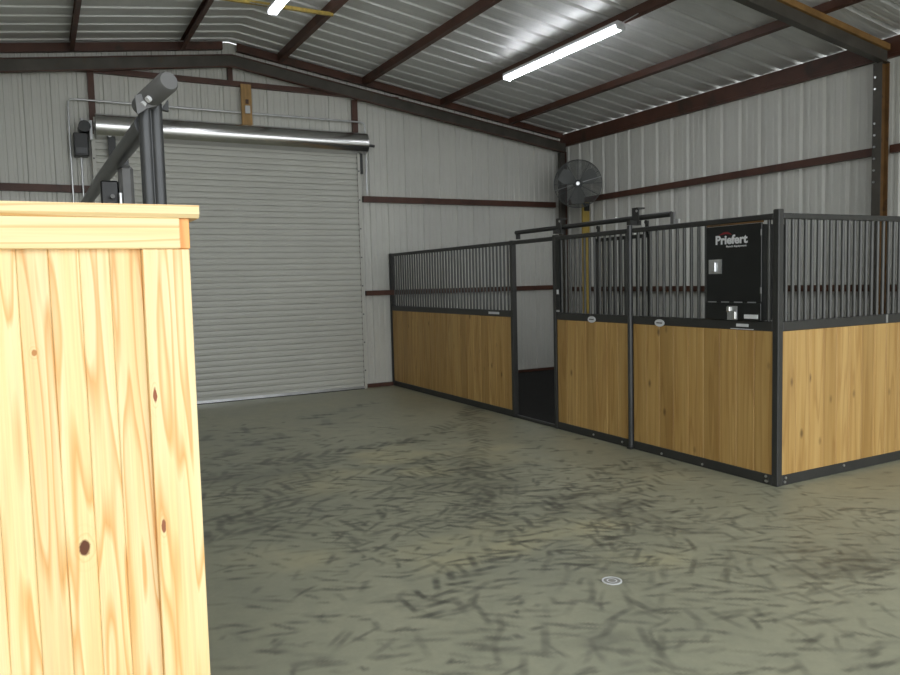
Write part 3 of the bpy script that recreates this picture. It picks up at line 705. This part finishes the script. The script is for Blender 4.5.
MB().box((XF-.0005, y0-.0, 2.098), (XF+.02, y1, 2.112)).build('top_trim', 'rust_steel', t)
def text(body, name, ya, yb, z0, z1, parent, mat, bold=.0):
    cu = bpy.data.curves.new(name, 'FONT'); cu.body = body; cu.size = 1; cu.extrude = .01; cu.offset = bold; cu.resolution_u = 3
    tmp = bpy.data.objects.new('tmp', cu); C.objects.link(tmp)
    dg = bpy.context.evaluated_depsgraph_get(); me = bpy.data.meshes.new_from_object(tmp.evaluated_get(dg))
    bpy.data.objects.remove(tmp)
    co = np.array([v.co[:] for v in me.vertices]); mn, mx = co.min(0), co.max(0)
    px = parent; base = world_of(parent)
    for v in me.vertices:
        u = (v.co.x-mn[0])/(mx[0]-mn[0]); w = (v.co.y-mn[1])/(mx[1]-mn[1]); d = (v.co.z-mn[2])/(mx[2]-mn[2])
        v.co = Vector((XF-.0065-.002*d, ya+(yb-ya)*u, z0+(z1-z0)*w))-base
    me.materials.clear(); me.materials.append(MAT[mat]); me.name = name
    o = bpy.data.objects.new(name, me); C.objects.link(o); o.parent = parent; return o
text('Priefert', 'lettering', 4.628, 4.30, 1.942, 2.018, dr, 'white', .034)
text('Ranch Equipment', 'small_lettering', 4.515, 4.31, 1.912, 1.932, dr, 'white', .012)
MB().prism([(XF-.0062, 4.60, 2.018), (XF-.0062, 4.545, 2.042), (XF-.0062, 4.505, 2.046), (XF-.0062, 4.455, 2.018), (XF-.0062, 4.52, 2.028)][::-1], (-.002, 0, 0)).build('emblem', 'red', dr)

# ------------------------------------------------------------------ fan on its post
t = thing('yellow_post', (8.44, 10.62, 0), 'yellow wooden post standing by right wall beneath the fan', 'post')
MB().box((8.36, 10.602, .02), (8.50, 10.642, 2.99)).build('board', 'yellow', t)
FC = Vector((8.10, 10.40, 3.27)); fd = Vector((-.62, -.79, -.06)).normalized()
fr = Vector((0, 0, 1)).cross(fd).normalized(); fu = fd.cross(fr)
t = thing('drum_fan', FC, 'round grey wire cage fan in the far corner above the stall', 'fan')
R = .395
def circ(r, off, n=40): return [FC+fd*off+(fr*math.cos(2*math.pi*k/n)+fu*math.sin(2*math.pi*k/n))*r for k in range(n)]
g = MB()
for sgn, base in ((1, .03), (-1, -.03)):
    for k in range(19):
        rr = .06+k*(R-.06)/18; bul = base+sgn*.075*math.sqrt(max(0, 1-(rr/R)**2)); g.tube(circ(rr, bul), .0028 if k < 18 else .006, 4, closed=True)
    for k in range(12):
        a = 2*math.pi*k/12; dirv = fr*math.cos(a)+fu*math.sin(a)
        g.tube([FC+dirv*rr+fd*(base+sgn*.075*math.sqrt(max(0, 1-(rr/R)**2))) for rr in (.05, .15, .25, .34, R)], .0032, 4)
g.tube(circ(R, 0), .007, 5, closed=True)
g.build('cage', 'fan_wire', t)
mb = MB(); 
for k in range(3):
    a0 = 2*math.pi*k/3+.5; vs = []; nseg = 6
    for i in range(nseg+1):
        rr = .06+i*.29/nseg; half = .28+.22*math.sin(math.pi*min(1, i/nseg*.75+.2))
        for s in (-1, 1):
            a = a0+s*half*(1.25-.35*i/nseg); vs.append(FC+(fr*math.cos(a)+fu*math.sin(a))*rr+fd*(s*.03))
    for d in (0, .004):
        mb.add([v+fd*d for v in vs], [((2*i, 2*i+1, 2*i+3, 2*i+2) if d else (2*i+2, 2*i+3, 2*i+1, 2*i)) for i in range(nseg)], True)
mb.build('blades', 'fan_blade', t)
MB().tube([FC+fd*.10, FC+fd*.125], [.036, .03], 16).build('badge', 'galv', t)
MB().tube([FC-fd*.17, FC-fd*.02], .075, 14).build('motor', 'black', t)
MB().tube([FC-fd*.1, FC-fd*.16+Vector((.1, .06, -.25)), Vector((8.42, 10.57, 2.9))], .022, 8).build('arm', 'black', t)
MB().box((8.38, 10.56, 2.84), (8.47, 10.598, 2.97)).build('mounting_bracket', 'black', t)
for k in (-1, 1): MB().tube([FC+fr*.38*k+fu*.10*k+fd*.12*0+fd*.05, FC+fr*.08*k+fu*.02*k+fd*.115], .006, 6).build('stay_rod', 'galv', t)

# cleanout cap in the floor
dx, dy = floor_at(612, 581)
t = thing('drain_cover', (dx, dy, 0), 'small round white drain cover set in the concrete floor', 'drain')
n = 28
def ringp(r, z): return [(dx+r*math.cos(2*math.pi*k/n), dy+r*math.sin(2*math.pi*k/n), z) for k in range(n)]
mb = MB(); rs = [(.056, .0), (.056, .004), (.047, .004), (.047, .0015)]
vs = [p for r, z in rs for p in ringp(r, z)]
mb.add(vs, [(i*n+k, i*n+(k+1) % n, (i+1)*n+(k+1) % n, (i+1)*n+k) for i in range(3) for k in range(n)]); mb.build('rim', 'white', t)
MB().prism(ringp(.0455, .0), (0, 0, .0025)).build('lid', 'lid', t)
mb = MB(); vs = ringp(.030, .003)+ringp(.022, .003); mb.add(vs, [(k, (k+1) % n, n+(k+1) % n, n+k) for k in range(n)]); mb.build('lid_ring', 'white', t)

# ------------------------------------------------------------------ daylight
w = bpy.data.worlds.new('sky'); sc.world = w; w.use_nodes = True
bg = w.node_tree.nodes['Background']
bg.inputs[0].default_value = (.93, .97, 1., 1); bg.inputs[1].default_value = 1.0
# the open front end lets the sky in: a portal steers sampling there (it gives no light of its own)
pl = bpy.data.lights.new('portal', 'AREA'); pl.shape = 'RECTANGLE'; pl.size = XW-XL; pl.size_y = 5.3
pl.cycles.is_portal = True
po = bpy.data.objects.new('daylight_portal', pl); C.objects.link(po); po.location = ((XW+XL)/2, YF-.02, 2.6); po.rotation_euler = (math.radians(90), 0, 0)
